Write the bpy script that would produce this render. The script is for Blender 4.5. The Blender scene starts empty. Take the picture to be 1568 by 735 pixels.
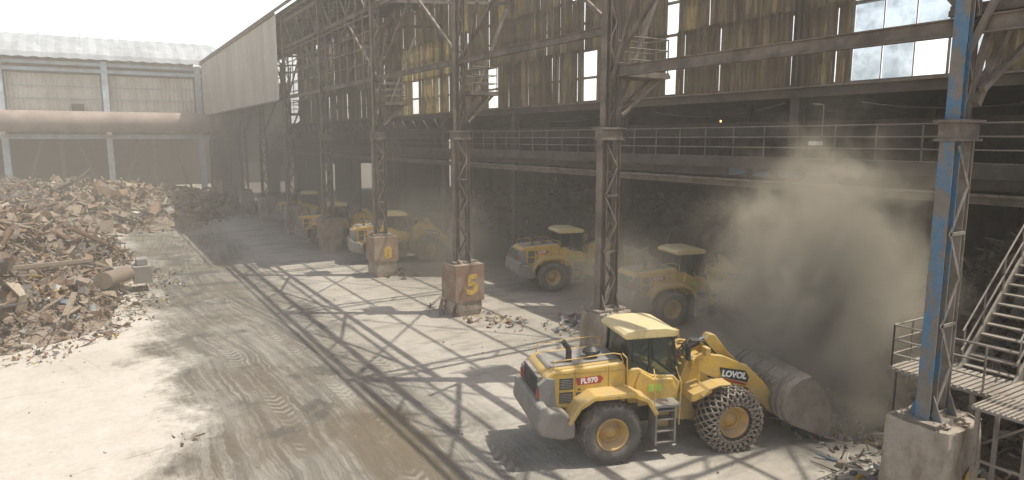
import bpy, math, random, bmesh
from mathutils import Vector, Matrix, noise
sc=bpy.context.scene
# ------------------------------------------------------------------ nodes
class NT:
    def __init__(s,nt): s.nt=nt
    def n(s,t,**k):
        nd=s.nt.nodes.new(t)
        for a,b in k.items(): setattr(nd,a,b)
        return nd
    def put(s,sock,v):
        if v is None: return
        if isinstance(v,bpy.types.NodeSocket): s.nt.links.new(v,sock)
        else:
            if sock.type=='RGBA' and len(v)==3: v=(*v,1)
            sock.default_value=v
    def math(s,op,a,b=None,c=None,clamp=False):
        nd=s.n('ShaderNodeMath',operation=op); nd.use_clamp=clamp
        s.put(nd.inputs[0],a); s.put(nd.inputs[1],b); s.put(nd.inputs[2],c); return nd.outputs[0]
    def mix(s,f,a,b,bt='MIX'):
        nd=s.n('ShaderNodeMix',data_type='RGBA',blend_type=bt)
        s.put(nd.inputs[0],f); s.put(nd.inputs[6],a); s.put(nd.inputs[7],b); return nd.outputs[2]
    def noise(s,vec,scale,detail=4,rough=.6,dist=0):
        nd=s.n('ShaderNodeTexNoise'); s.put(nd.inputs['Vector'],vec)
        nd.inputs['Scale'].default_value=scale; nd.inputs['Detail'].default_value=detail
        nd.inputs['Roughness'].default_value=rough; nd.inputs['Distortion'].default_value=dist
        return nd.outputs[0]
    def step(s,v,lo,hi,a=0,b=1):
        nd=s.n('ShaderNodeMapRange',interpolation_type='SMOOTHSTEP')
        s.put(nd.inputs[0],v); nd.inputs[1].default_value=lo; nd.inputs[2].default_value=hi
        nd.inputs[3].default_value=a; nd.inputs[4].default_value=b; return nd.outputs[0]
    def mapping(s,vec,scale=(1,1,1),rot=(0,0,0),loc=(0,0,0)):
        nd=s.n('ShaderNodeMapping'); s.put(nd.inputs[0],vec)
        nd.inputs['Scale'].default_value=scale; nd.inputs['Rotation'].default_value=rot; nd.inputs['Location'].default_value=loc
        return nd.outputs[0]
def newmat(name):
    m=bpy.data.materials.new(name); m.use_nodes=True
    t=NT(m.node_tree); b=m.node_tree.nodes['Principled BSDF']; return m,t,b
DUST=(.40,.345,.27)
def mat(name,c1,c2=None,scale=2.0,rough=.75,metal=0.,dust=.5,dustc=DUST,bump=.15,stretch=(1,1,1),lo=.4,hi=.62,world=False,bscale=None,grime=0):
    m,t,b=newmat(name)
    if world: vec=t.n('ShaderNodeNewGeometry').outputs['Position']
    else: vec=t.n('ShaderNodeTexCoord').outputs['Object']
    v2=t.mapping(vec,scale=stretch)
    n1=t.noise(v2,scale,6,.65)
    col=t.mix(t.step(n1,lo,hi),c1,c2 or tuple(x*.6 for x in c1))
    n3=t.noise(vec,scale*7,3,.7)
    col=t.mix(t.step(n3,.3,.75,.0,.35),col,tuple(x*.45 for x in c1))
    if dust>0:
        g=t.n('ShaderNodeNewGeometry'); sx=t.n('ShaderNodeSeparateXYZ'); t.put(sx.inputs[0],g.outputs['Normal'])
        up=t.step(sx.outputs[2],-.2,.9,.25,1.3)
        n2=t.noise(vec,scale*1.7+.6,5,.7)
        f=t.math('MULTIPLY',t.step(n2,.3,.7,.25,1.),up)
        f=t.math('MULTIPLY',f,dust,clamp=True)
        col=t.mix(f,col,dustc)
    if grime>0:      # dirt thrown up on the lower parts of the machine
        pz=t.n('ShaderNodeSeparateXYZ'); t.put(pz.inputs[0],t.n('ShaderNodeNewGeometry').outputs['Position'])
        gz=t.math('ADD',pz.outputs[2],t.math('MULTIPLY',t.math('SUBTRACT',t.noise(vec,3,5,.7),.5),1.6))
        col=t.mix(t.step(gz,.9,2.2,grime,0),col,(.27,.225,.165))
        st=t.noise(t.mapping(vec,scale=(5,5,.6)),2,4,.7); col=t.mix(t.step(st,.58,.70,0,grime*.6),col,(.20,.155,.10))
    t.put(b.inputs['Base Color'],col)
    b.inputs['Metallic'].default_value=metal
    t.put(b.inputs['Roughness'],t.step(n1,.2,.8,max(rough-.12,.05),min(rough+.12,1)))
    if bump>0:
        bp=t.n('ShaderNodeBump'); bp.inputs['Strength'].default_value=bump; bp.inputs['Distance'].default_value=.05
        t.put(bp.inputs['Height'],t.noise(vec,bscale or scale*4,5,.7)); t.put(b.inputs['Normal'],bp.outputs[0])
    return m
M={}
M['steel']=mat('dusty_steel',(.17,.14,.115),(.085,.07,.058),1.2,.8,0,.42,world=True)
M['steell']=mat('pale_dusty_steel',(.25,.225,.195),(.15,.125,.10),1.2,.8,0,.5,world=True)
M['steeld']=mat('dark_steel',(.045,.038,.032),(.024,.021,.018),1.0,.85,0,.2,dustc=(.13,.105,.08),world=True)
M['steelm']=mat('darker_steel',(.08,.066,.053),(.045,.038,.031),1.0,.85,0,.32,dustc=(.22,.185,.14),world=True)  # darker steel tone for walkway, eave beam and rear wall columns
M['blue']=mat('blue_paint_peeling',(.05,.155,.27),(.17,.14,.11),2.6,.7,0,.45,lo=.45,hi=.55,world=True,stretch=(1,1,.4))
M['bluel']=mat('light_blue_paint',(.50,.62,.70),(.40,.46,.50),.8,.6,0,.15,world=True)
M['conc']=mat('pedestal_concrete',(.36,.31,.25),(.17,.125,.09),1.0,.95,0,.35,bump=.7,world=True,stretch=(1,1,.5))
M['cap']=mat('rusty_cap',(.22,.12,.075),(.32,.245,.18),1.3,.9,0,.5,world=True)
M['ypaint']=mat('yellow_marking',(.62,.38,.04),(.30,.23,.12),5,.8,0,.2,world=True,lo=.48,hi=.60)
M['clad']=mat('grey_cladding',(.58,.54,.47),(.48,.44,.38),.5,.8,0,.1,world=True,stretch=(1,1,.15))
M['white']=mat('white_panel',(.68,.65,.58),(.50,.46,.39),.35,.8,0,.1,world=True,stretch=(1,1,.2))
M['duct']=mat('duct_steel',(.34,.265,.235),(.23,.18,.16),.4,.8,0,.25,world=True)
M['roofb']=mat('barrel_roof',(.46,.50,.53),(.34,.375,.40),.3,.7,0,.1,world=True)
def sheetmat(name,c1,c2,tr):
    m,t,b=newmat(name)
    pos=t.n('ShaderNodeNewGeometry').outputs['Position']; g=t.n('ShaderNodeNewGeometry')
    n1=t.noise(t.mapping(pos,scale=(2.6,2.6,.14)),1.6,6,.8)
    n2=t.noise(pos,.3,4,.6); n4=t.noise(t.mapping(pos,scale=(1,1,.5)),1.8,5,.7)
    n5=t.noise(t.mapping(pos,scale=(7,7,.3)),1.5,4,.7)
    col=t.mix(t.step(n1,.40,.58),c1,c2)
    col=t.mix(t.step(n2,.35,.65,0,.7),col,tuple(x*.4 for x in c1))
    col=t.mix(t.step(n4,.5,.62,0,.6),col,(.07,.048,.034))
    col=t.mix(t.step(n5,.58,.68,0,.7),col,tuple(x*1.6 for x in c1))
    col=t.mix(1.,col,t.mix(g.outputs['Random Per Island'],(.45,.45,.45),(1.2,1.18,1.12)),'MULTIPLY')
    t.put(b.inputs['Base Color'],col); b.inputs['Roughness'].default_value=.85
    tb=t.n('ShaderNodeBsdfTranslucent'); t.put(tb.inputs[0],col)
    mx=t.n('ShaderNodeMixShader'); mx.inputs[0].default_value=tr
    nt=m.node_tree; nt.links.new(b.outputs[0],mx.inputs[1]); nt.links.new(tb.outputs[0],mx.inputs[2])
    nt.links.new(mx.outputs[0],nt.nodes['Material Output'].inputs[0]); return m
M['sheet']=sheetmat('weathered_sheeting',(.21,.162,.098),(.06,.046,.032),.32)
M['sheety']=sheetmat('yellow_translucent_sheet',(.46,.35,.15),(.22,.165,.08),.55)
m,t,b=newmat('dusty_glazing'); pos=t.n('ShaderNodeNewGeometry').outputs['Position']
t.put(b.inputs['Base Color'],t.mix(t.step(t.noise(pos,.8,4),.35,.65),(.50,.60,.68),(.32,.38,.40)))
tb=t.n('ShaderNodeBsdfTransparent'); tb.inputs[0].default_value=(.8,.88,.95,1); tl=t.n('ShaderNodeBsdfTranslucent'); tl.inputs[0].default_value=(.5,.6,.66,1)
mx=t.n('ShaderNodeMixShader'); mx.inputs[0].default_value=.5; mx2=t.n('ShaderNodeMixShader')
t.put(mx2.inputs[0],t.step(t.noise(pos,.5,4,.7),.4,.65,.65,.1))
nt=m.node_tree; nt.links.new(b.outputs[0],mx.inputs[1]); nt.links.new(tl.outputs[0],mx.inputs[2])
nt.links.new(mx.outputs[0],mx2.inputs[1]); nt.links.new(tb.outputs[0],mx2.inputs[2]); nt.links.new(mx2.outputs[0],nt.nodes['Material Output'].inputs[0])
M['glaze']=m
M['yel']=mat('dusty_yellow_paint',(.66,.41,.05),(.50,.33,.075),1.6,.5,0,.55,dustc=(.50,.41,.26),bump=.03,lo=.42,hi=.66,grime=.55)
M['cream']=mat('cab_roof_paint',(.72,.57,.24),(.64,.51,.26),1.5,.55,0,.55,dustc=(.62,.54,.38),bump=.03)
M['grey']=mat('grey_paint',(.20,.195,.19),(.14,.135,.13),2,.6,0,.6,dustc=(.38,.345,.29),bump=.05,grime=.4)
M['black']=mat('black_plastic',(.018,.018,.018),(.03,.028,.026),3,.5,0,.15,dustc=(.3,.26,.2),bump=.03)
M['rubber']=mat('dusty_rubber',(.05,.047,.043),(.08,.072,.064),3,.9,0,.7,dustc=(.30,.265,.21),bump=.3)
M['rubberd']=mat('dark_rubber',(.025,.023,.021),(.04,.036,.032),3,.9,0,.3,dustc=(.18,.155,.12),bump=.3)
M['chain']=mat('tyre_chain',(.22,.185,.15),(.32,.27,.215),6,.6,.2,.4,bump=.1)
M['rim']=mat('rim_paint',(.54,.32,.07),(.38,.24,.09),3,.6,0,.5,bump=.05)
M['bucket']=mat('worn_bucket_steel',(.20,.175,.15),(.30,.27,.23),1.6,.5,.2,.75,dustc=(.38,.33,.26),bump=.2,stretch=(1,.4,1))
M['chrome']=mat('cylinder_rod',(.5,.5,.5),(.4,.4,.4),3,.25,.9,.1,bump=0)
M['red']=mat('red_decal',(.5,.03,.02),None,3,.5,0,.15,bump=0)
M['wht']=mat('white_decal',(.8,.8,.78),(.75,.74,.7),3,.5,0,.1,bump=0)
M['green']=mat('green_sticker',(.35,.55,.08),(.5,.6,.1),6,.5,0,.15,bump=0)
m,t,b=newmat('cab_glass'); b.inputs['Base Color'].default_value=(.03,.045,.045,1); b.inputs['Roughness'].default_value=.06
tb=t.n('ShaderNodeBsdfTransparent'); tb.inputs[0].default_value=(.6,.68,.66,1)
mx=t.n('ShaderNodeMixShader'); mx.inputs[0].default_value=.6; nt=m.node_tree
nt.links.new(b.outputs[0],mx.inputs[1]); nt.links.new(tb.outputs[0],mx.inputs[2]); nt.links.new(mx.outputs[0],nt.nodes['Material Output'].inputs[0]); M['glass']=m
m,t,b=newmat('lamp_glow'); b.inputs['Emission Color'].default_value=(1,.5,.15,1); b.inputs['Emission Strength'].default_value=6; M['lamp']=m
def scrapmat(name,cols,k=1.):
    m,t,b=newmat(name); g=t.n('ShaderNodeNewGeometry'); r=t.n('ShaderNodeValToRGB')
    t.put(r.inputs[0],g.outputs['Random Per Island']); r.color_ramp.interpolation='CONSTANT'
    e=r.color_ramp.elements
    while len(e)<len(cols): e.new(.5)
    for i,c in enumerate(cols): e[i].position=i/len(cols); e[i].color=(*[x*k for x in c],1)
    n=t.noise(g.outputs['Position'],3.,5,.7)
    col=t.mix(t.step(n,.38,.68,0,.5),r.outputs[0],tuple(x*k for x in (.26,.195,.135)))
    col=t.mix(t.step(t.noise(g.outputs['Position'],14,3),.45,.7,0,.6),col,tuple(x*k for x in (.09,.065,.045)))
    t.put(b.inputs['Base Color'],col); b.inputs['Roughness'].default_value=.8; b.inputs['Metallic'].default_value=.15
    return m
SC=[(.26,.165,.10),(.36,.30,.225),(.11,.08,.06),(.27,.22,.165),(.18,.11,.07),(.40,.345,.26),(.08,.068,.06),(.25,.205,.16),(.28,.18,.105),(.16,.15,.145),(.32,.26,.19),(.15,.095,.065),(.24,.235,.225)]
M['scrap']=scrapmat('scrap_metal',SC)
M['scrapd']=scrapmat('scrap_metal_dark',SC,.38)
M['scrapm']=scrapmat('scrap_metal_grey',[(.24,.21,.18),(.12,.10,.085),(.34,.31,.27),(.17,.135,.10),(.25,.22,.18),(.08,.07,.06)],.65)
M['litter']=scrapmat('mixed_litter',SC+[(.62,.62,.60),(.50,.34,.06),(.12,.20,.28),(.7,.68,.62),(.1,.1,.1),(.3,.34,.35)])

# ------------------------------------------------------------------ mesh builder
V=Vector
class MB:
    def __init__(s): s.v=[];s.f=[];s.m=[];s.sm=[]
    def add(s,vs,fs,m=0,sm=False):
        o=len(s.v); s.v+= [tuple(p) for p in vs]
        for f in fs: s.f.append([o+i for i in f]); s.m.append(m); s.sm.append(sm)
    def box(s,x0,x1,y0,y1,z0,z1,m=0):
        s.add([(x0,y0,z0),(x1,y0,z0),(x1,y1,z0),(x0,y1,z0),(x0,y0,z1),(x1,y0,z1),(x1,y1,z1),(x0,y1,z1)],
          [(0,3,2,1),(4,5,6,7),(0,1,5,4),(1,2,6,5),(2,3,7,6),(3,0,4,7)],m)
    def beam(s,p,q,w,h=None,m=0,up=(0,0,1)):
        p=V(p);q=V(q);h=h or w;d=(q-p).normalized();u=V(up)
        if abs(d.dot(u))>.98: u=V((0,1,0))
        a=d.cross(u).normalized();c=a.cross(d);a=a*w/2;c=c*h/2
        s.add([p-a-c,p+a-c,p+a+c,p-a+c,q-a-c,q+a-c,q+a+c,q-a+c],[(0,3,2,1),(4,5,6,7),(0,1,5,4),(1,2,6,5),(2,3,7,6),(3,0,4,7)],m)
    def ibeam(s,p,q,w,h,t=.03,m=0,up=(0,0,1)):
        p=V(p);q=V(q);d=(q-p).normalized();u=V(up)
        if abs(d.dot(u))>.98: u=V((0,1,0))
        a=d.cross(u).normalized();c=a.cross(d)
        o=c*(h/2-t/2)
        s.beam(p+o,q+o,w,t,m,tuple(u));s.beam(p-o,q-o,w,t,m,tuple(u));s.beam(p,q,t,h-2*t,m,tuple(u))
    def cyl(s,p,q,r,m=0,n=10,r2=None,caps=True):
        p=V(p);q=V(q);d=(q-p).normalized();u=V((0,0,1)) if abs(d.z)<.9 else V((0,1,0))
        a=d.cross(u).normalized();c=a.cross(d);r2=r if r2 is None else r2
        vs=[]
        for k in range(n):
            an=2*math.pi*k/n; e=a*math.cos(an)+c*math.sin(an); vs+= [p+e*r,q+e*r2]
        s.add(vs,[(2*k,2*((k+1)%n),2*((k+1)%n)+1,2*k+1) for k in range(n)],m,True)
        if caps: s.add(vs,[tuple(2*k for k in range(n))[::-1],tuple(2*k+1 for k in range(n))],m)
    def tube(s,pts,r,m=0,n=8):
        for i in range(len(pts)-1): s.cyl(pts[i],pts[i+1],r,m,n)
    def sag(s,p,q,d,r,m=0,n=10):
        p=V(p);q=V(q); s.tube([p.lerp(q,k/n)-V((0,0,d*4*(k/n)*(1-k/n))) for k in range(n+1)],r,m,5)
    def prism(s,prof,y0,y1,m=0):
        n=len(prof)
        s.add([(x,y0,z) for x,z in prof]+[(x,y1,z) for x,z in prof],
              [tuple(range(n)),tuple(range(n,2*n))[::-1]]+[(i,i+n,(i+1)%n+n,(i+1)%n) for i in range(n)],m)
    def strip(s,pts,th,y0,y1,m=0):
        for i in range(len(pts)-1):
            a=V((pts[i][0],0,pts[i][1]));b2=V((pts[i+1][0],0,pts[i+1][1]));d=(b2-a).normalized()
            nrm=V((-d.z,0,d.x))*th; e=d*th*.3
            a=a-e;b2=b2+e
            s.prism([(a.x,a.z),(b2.x,b2.z),(b2.x+nrm.x,b2.z+nrm.z),(a.x+nrm.x,a.z+nrm.z)],y0,y1,m)
    def lathe(s,prof,c,m=0,n=40,sm=True):
        vs=[]
        for k in range(n):
            an=2*math.pi*k/n
            for r,y in prof: vs.append((c[0]+r*math.cos(an),c[1]+y,c[2]+r*math.sin(an)))
        L=len(prof)
        s.add(vs,[(k*L+i,k*L+i+1,((k+1)%n)*L+i+1,((k+1)%n)*L+i) for k in range(n) for i in range(L-1)],m,sm)
    def obj(s,name,mats,parent=None,bevel=0,seg=2):
        me=bpy.data.meshes.new(name); me.from_pydata(s.v,[],s.f); 
        for i,p in enumerate(me.polygons): p.material_index=s.m[i]; p.use_smooth=s.sm[i]
        for k in mats: me.materials.append(M[k])
        me.update()
        o=bpy.data.objects.new(name,me); sc.collection.objects.link(o)
        if parent: o.parent=parent
        if bevel:
            b=o.modifiers.new('bevel','BEVEL'); b.width=bevel; b.segments=seg; b.limit_method='ANGLE'; b.angle_limit=.6
        return o
def empty(name,loc=(0,0,0),rz=0):
    e=bpy.data.objects.new(name,None); e.location=loc; e.rotation_euler=(0,0,rz); e.empty_display_size=.5; sc.collection.objects.link(e); return e
def text(name,body,size,loc,rot,mk,parent,bold=.0):
    c=bpy.data.curves.new(name,'FONT'); c.body=body; c.size=size; c.extrude=.003; c.offset=bold; c.align_x='CENTER'; c.align_y='CENTER'
    c.materials.append(M[mk]); o=bpy.data.objects.new(name,c); o.location=loc; o.rotation_euler=rot; sc.collection.objects.link(o); o.parent=parent; return o

# ------------------------------------------------------------------ camera, sun, sky
cam=bpy.data.cameras.new('camera'); co=bpy.data.objects.new('camera',cam); sc.collection.objects.link(co); sc.camera=co
cam.lens=24; cam.sensor_width=36; cam.clip_end=6000; cam.clip_start=.1
co.location=(7.48,-15.58,8.8); co.rotation_euler=(math.radians(90-8.44),0,math.radians(58.6))
sd=V((.25,.41,1)).normalized()
sl=bpy.data.lights.new('sun','SUN'); sl.energy=5; sl.angle=math.radians(.5); sl.color=(1,.95,.86)
so=bpy.data.objects.new('sun',sl); so.rotation_euler=sd.to_track_quat('Z','Y').to_euler(); sc.collection.objects.link(so)
w=bpy.data.worlds.new('World'); sc.world=w; w.use_nodes=True; nt=w.node_tree; t=NT(nt)
sk=nt.nodes.new('ShaderNodeTexSky'); sk.sky_type='NISHITA'; sk.sun_disc=False
sk.sun_elevation=math.asin(sd.z); sk.sun_rotation=math.atan2(sd.x,sd.y); sk.dust_density=4; sk.air_density=1.0; sk.ozone_density=.6
gc=t.n('ShaderNodeTexCoord').outputs['Generated']; sx=t.n('ShaderNodeSeparateXYZ'); t.put(sx.inputs[0],gc)
hz=t.step(sx.outputs[2],.16,.5,1,.06)
hazec=t.mix(hz,(0,0,0),(8.6,8.3,7.9))
t.put(nt.nodes['Background'].inputs[0],t.mix(1.,sk.outputs[0],hazec,'ADD')); nt.nodes['Background'].inputs[1].default_value=.13
sc.view_settings.view_transform='Standard'; sc.view_settings.look='None'; sc.view_settings.exposure=0

# ------------------------------------------------------------------ ground
m,t,b=newmat('ground_concrete')
pos=t.n('ShaderNodeTexCoord').outputs['Object']; sx=t.n('ShaderNodeSeparateXYZ'); t.put(sx.inputs[0],pos); X,Y=sx.outputs[0],sx.outputs[1]
nA=t.noise(pos,.22,6,.65); nB=t.noise(pos,.9,6,.7); nC=t.noise(pos,6,4,.7); nD=t.noise(pos,40,3,.7)
yy=t.math('ADD',Y,t.math('MULTIPLY',t.math('SUBTRACT',nA,.5),7)); yy=t.math('ADD',yy,t.math('MULTIPLY',t.math('SUBTRACT',nB,.5),4))
band=t.math('MULTIPLY',t.step(yy,-14.8,-12.6),t.step(yy,-8.0,-4.0,1,.22))
bend=t.math('MULTIPLY',t.math('SINE',t.math('MULTIPLY',X,.11)),1.3)
cb=t.n('ShaderNodeCombineXYZ'); t.put(cb.inputs[0],X); t.put(cb.inputs[1],t.math('ADD',Y,t.math('ADD',bend,t.math('MULTIPLY',nA,1.2))))
tr1=t.noise(t.mapping(cb.outputs[0],scale=(.045,.7,1)),1.3,7,.7,.2)
tr2=t.noise(t.mapping(pos,scale=(.06,.8,1),rot=(0,0,math.radians(-24))),1.3,7,.7,.2)
tr3=t.noise(t.mapping(cb.outputs[0],scale=(.08,4.0,1)),1.3,5,.7,.2)
trk=t.math('MULTIPLY',t.math('ADD',t.step(tr1,.42,.58),t.step(tr2,.44,.60)),.5)
dry=t.mix(t.step(nB,.3,.7),(.58,.54,.47),(.50,.455,.385))
dry=t.mix(t.step(nA,.45,.65,0,.5),dry,(.43,.39,.325))
mud=t.mix(trk,(.09,.083,.07),(.24,.222,.186))
mud=t.mix(t.step(nA,.46,.60,0,.7),mud,(.15,.12,.08))
mud=t.mix(t.math('MULTIPLY',t.step(tr3,.47,.60),t.step(nB,.38,.6,.15,.6)),mud,(.36,.335,.285))
pat=t.step(t.noise(pos,.42,5,.6,.3),.52,.63,0,1)
pd=t.math('ADD',t.math('POWER',t.math('MULTIPLY',t.math('ADD',X,10.5),.28),2),t.math('POWER',t.math('MULTIPLY',t.math('ADD',Y,8.8),.8),2))
pool=t.step(t.math('ADD',pd,t.math('MULTIPLY',t.math('SUBTRACT',nB,.5),3.0)),.3,1.6,1,0)
mud=t.mix(t.math('MULTIPLY',pat,.75),mud,(.075,.068,.055))
mud=t.mix(t.math('MULTIPLY',pool,.7),mud,(.15,.115,.065))
col=t.mix(band,dry,mud)
dirt=t.mix(t.step(nB,.35,.65),(.29,.26,.21),(.41,.37,.305))
col=t.mix(t.step(yy,-6.,0.,0,.8),col,dirt)
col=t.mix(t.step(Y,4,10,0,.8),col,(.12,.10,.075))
sk2=t.noise(t.mapping(pos,scale=(.5,.16,1),rot=(0,0,math.radians(15))),1.6,5,.7,.3)
col=t.mix(t.math('MULTIPLY',t.step(sk2,.50,.62,0,.5),t.step(Y,-8,-4)),col,(.18,.16,.13))
vo=t.n('ShaderNodeTexVoronoi',feature='DISTANCE_TO_EDGE'); vo.inputs['Scale'].default_value=.16
t.put(vo.inputs['Vector'],t.mix(.25,pos,t.n('ShaderNodeTexNoise').outputs[1],'ADD'))
crk=t.math('MULTIPLY',t.step(vo.outputs[0],.0,.006,1,0),t.step(nB,.45,.6,0,.5))
col=t.mix(crk,col,(.2,.17,.13))
col=t.mix(t.step(nC,.3,.7,0,.18),col,(.22,.19,.15))
col=t.mix(t.step(nD,.60,.72,0,.5),col,(.17,.14,.11))
col=t.mix(t.step(nC,.66,.72,0,.5),col,(.15,.12,.09))
y0=t.math('ADD',Y,bend)
lug=0
for yc in (-12.2,-10.0,-7.6):
    d=t.math('ABSOLUTE',t.math('SUBTRACT',y0,yc)); mk=t.step(d,.26,.32,1,0)
    wv=t.math('SINE',t.math('ADD',t.math('MULTIPLY',X,16.),t.math('MULTIPLY',d,14)))
    l=t.math('MULTIPLY',mk,t.step(wv,-.2,.4)); lug=l if lug==0 else t.math('ADD',lug,l)
lug=t.math('MULTIPLY',lug,t.step(t.noise(pos,.35,3),.47,.58))
col=t.mix(t.math('MULTIPLY',lug,.5),col,(.38,.35,.29))
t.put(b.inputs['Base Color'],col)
wet=t.math('MULTIPLY',band,t.math('MAXIMUM',t.math('MAXIMUM',t.step(nA,.45,.62),pat),pool))
t.put(b.inputs['Roughness'],t.math('SUBTRACT',.92,t.math('MULTIPLY',wet,.58)))
h=t.math('ADD',t.math('MULTIPLY',nC,.35),t.math('MULTIPLY',nD,.15)); h=t.math('ADD',h,t.math('MULTIPLY',t.math('MULTIPLY',t.math('ADD',tr1,tr3),band),1.4)); h=t.math('ADD',h,t.math('MULTIPLY',lug,.2))
bp=t.n('ShaderNodeBump'); bp.inputs['Strength'].default_value=.6; bp.inputs['Distance'].default_value=.12; t.put(bp.inputs['Height'],h); t.put(b.inputs['Normal'],bp.outputs[0])
M['ground']=m
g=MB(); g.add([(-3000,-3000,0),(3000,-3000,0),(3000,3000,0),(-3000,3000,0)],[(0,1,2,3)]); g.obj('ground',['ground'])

# ------------------------------------------------------------------ scrap piece
def piece(c,p,s,rr,m=0,kinds=(0,1,2,3)):
    k=rr.choice(kinds); rot=Matrix.Rotation(rr.uniform(0,6.28),3,'Z')@Matrix.Rotation(rr.gauss(0,.5),3,'X')@Matrix.Rotation(rr.gauss(0,.4),3,'Y')
    p=V(p)
    if k==0:
        a=s*rr.uniform(.5,1.3);b_=s*rr.uniform(.15,.5);vs=[];cu=rr.uniform(.6,3.6)/max(a,.01);tw=rr.uniform(-1.2,1.2)
        for i in range(6):
            u=(i-2.5)*a/5
            for j in range(2):
                wv=(j-.5)*b_*(1+rr.uniform(-.4,.4)); th=cu*u
                vs.append(p+rot@V((math.sin(th)/cu,wv*math.cos(tw*u/a),(1-math.cos(th))/cu+wv*math.sin(tw*u/a)+rr.uniform(-.06,.06)*s)))
        c.add(vs,[(i*2,i*2+2,i*2+3,i*2+1) for i in range(5)],m)
    elif k==1:
        L=s*rr.uniform(.8,2.2);q=s*rr.uniform(.03,.10); pts=[p+rot@V((L*(t_-.5),rr.uniform(-.15,.15)*L,rr.uniform(-.04,.12)*L)) for t_ in (0,.3,.7,1)]
        for i in range(3): c.beam(pts[i],pts[i+1],q,q*1.3,m)
    elif k==2:
        a,b_,d=[s*rr.uniform(.10,.42) for _ in range(3)]
        vs=[p+rot@V((x*a*rr.uniform(.3,1.3),y*b_*rr.uniform(.3,1.3),z*d*rr.uniform(.3,1.3))) for x,y,z in [(-1,-1,-1),(1,-1,-1),(1,1,-1),(-1,1,-1),(-1,-1,1),(1,-1,1),(1,1,1),(-1,1,1)]]
        c.add(vs,[(0,3,2,1),(4,5,6,7),(0,1,5,4),(1,2,6,5),(2,3,7,6),(3,0,4,7)],m)
    elif k==3:
        L=s*rr.uniform(.6,1.9); r=s*rr.uniform(.05,.16); c.cyl(p+rot@V((-L/2,0,0)),p+rot@V((L/2,0,0)),r,m,8,r*rr.uniform(.5,1.2),caps=rr.random()<.4)

# ------------------------------------------------------------------ industrial hall
hall=empty('industrial_hall')
BAY=11.42
def column(i,mk):
    X=-BAY*i; c=MB(); zt=8.75; z0=2.7; L_=2 if i==0 else 1
    yf,yb=-.34,.30
    c.ibeam((X,yf,z0),(X,yf,zt),.30,.28,.03,0)
    c.ibeam((X,yb,z0),(X,yb,zt),.24,.18,.025,L_)
    z=z0+.1;k=0
    while z<zt-.6:
        z2=min(z+1.0,zt-.1)
        for sx_ in (-.13,.13):
            a,b_=(yf+.06,yb-.04) if k%2==0 else (yb-.04,yf+.06)
            c.beam((X+sx_,a,z),(X+sx_,b_,z2),.03,.07,L_)
            if k%2==0: c.beam((X+sx_,yf,z),(X+sx_,yb,z),.03,.07,L_)
        z=z2;k+=1
    c.box(X-.40,X+.40,-.68,.64,2.62,2.72,1)
    for yy_ in (yf,yb):
        for sgn in (-1,1):
            c.add([(X+sgn*.15,yy_-.02,2.72),(X+sgn*.36,yy_-.02,2.72),(X+sgn*.15,yy_-.02,3.25),(X+sgn*.15,yy_+.02,2.72),(X+sgn*.36,yy_+.02,2.72),(X+sgn*.15,yy_+.02,3.25)],[(0,1,2),(5,4,3),(0,3,4,1),(1,4,5,2)],0)
    c.box(X-.24,X+.24,-.56,.46,zt,zt+.05,1); c.box(X-.19,X+.19,-.50,.40,zt+.05,zt+.38,1); c.box(X-.26,X+.26,-.60,.50,zt+.38,zt+.44,1)
    c.ibeam((X,-.26,zt+.44),(X,-.26,19.4),.28,.22,.03,0)
    c.ibeam((X,.14,zt+.44),(X,.14,19.4),.20,.10,.02,1)
    z=zt+.5;k=0
    while z<18.6:
        a,b_=(-.2,.12) if k%2==0 else (.12,-.2)
        for sx_ in (-.09,.09): c.beam((X+sx_,a,z),(X+sx_,b_,z+.7),.025,.05,1)
        z+=.7;k+=1
    c.beam((X,.2,9.6),(X,2.6,15.2),.12,.14,1)
    c.beam((X,-.1,10.4),(X+1.9,-.1,15),.10,.12,1)
    return c.obj('crane_column',[mk,'steel','steell'],hall)
for i in range(-1,10): column(i,'blue' if i==0 else 'steel')
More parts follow.
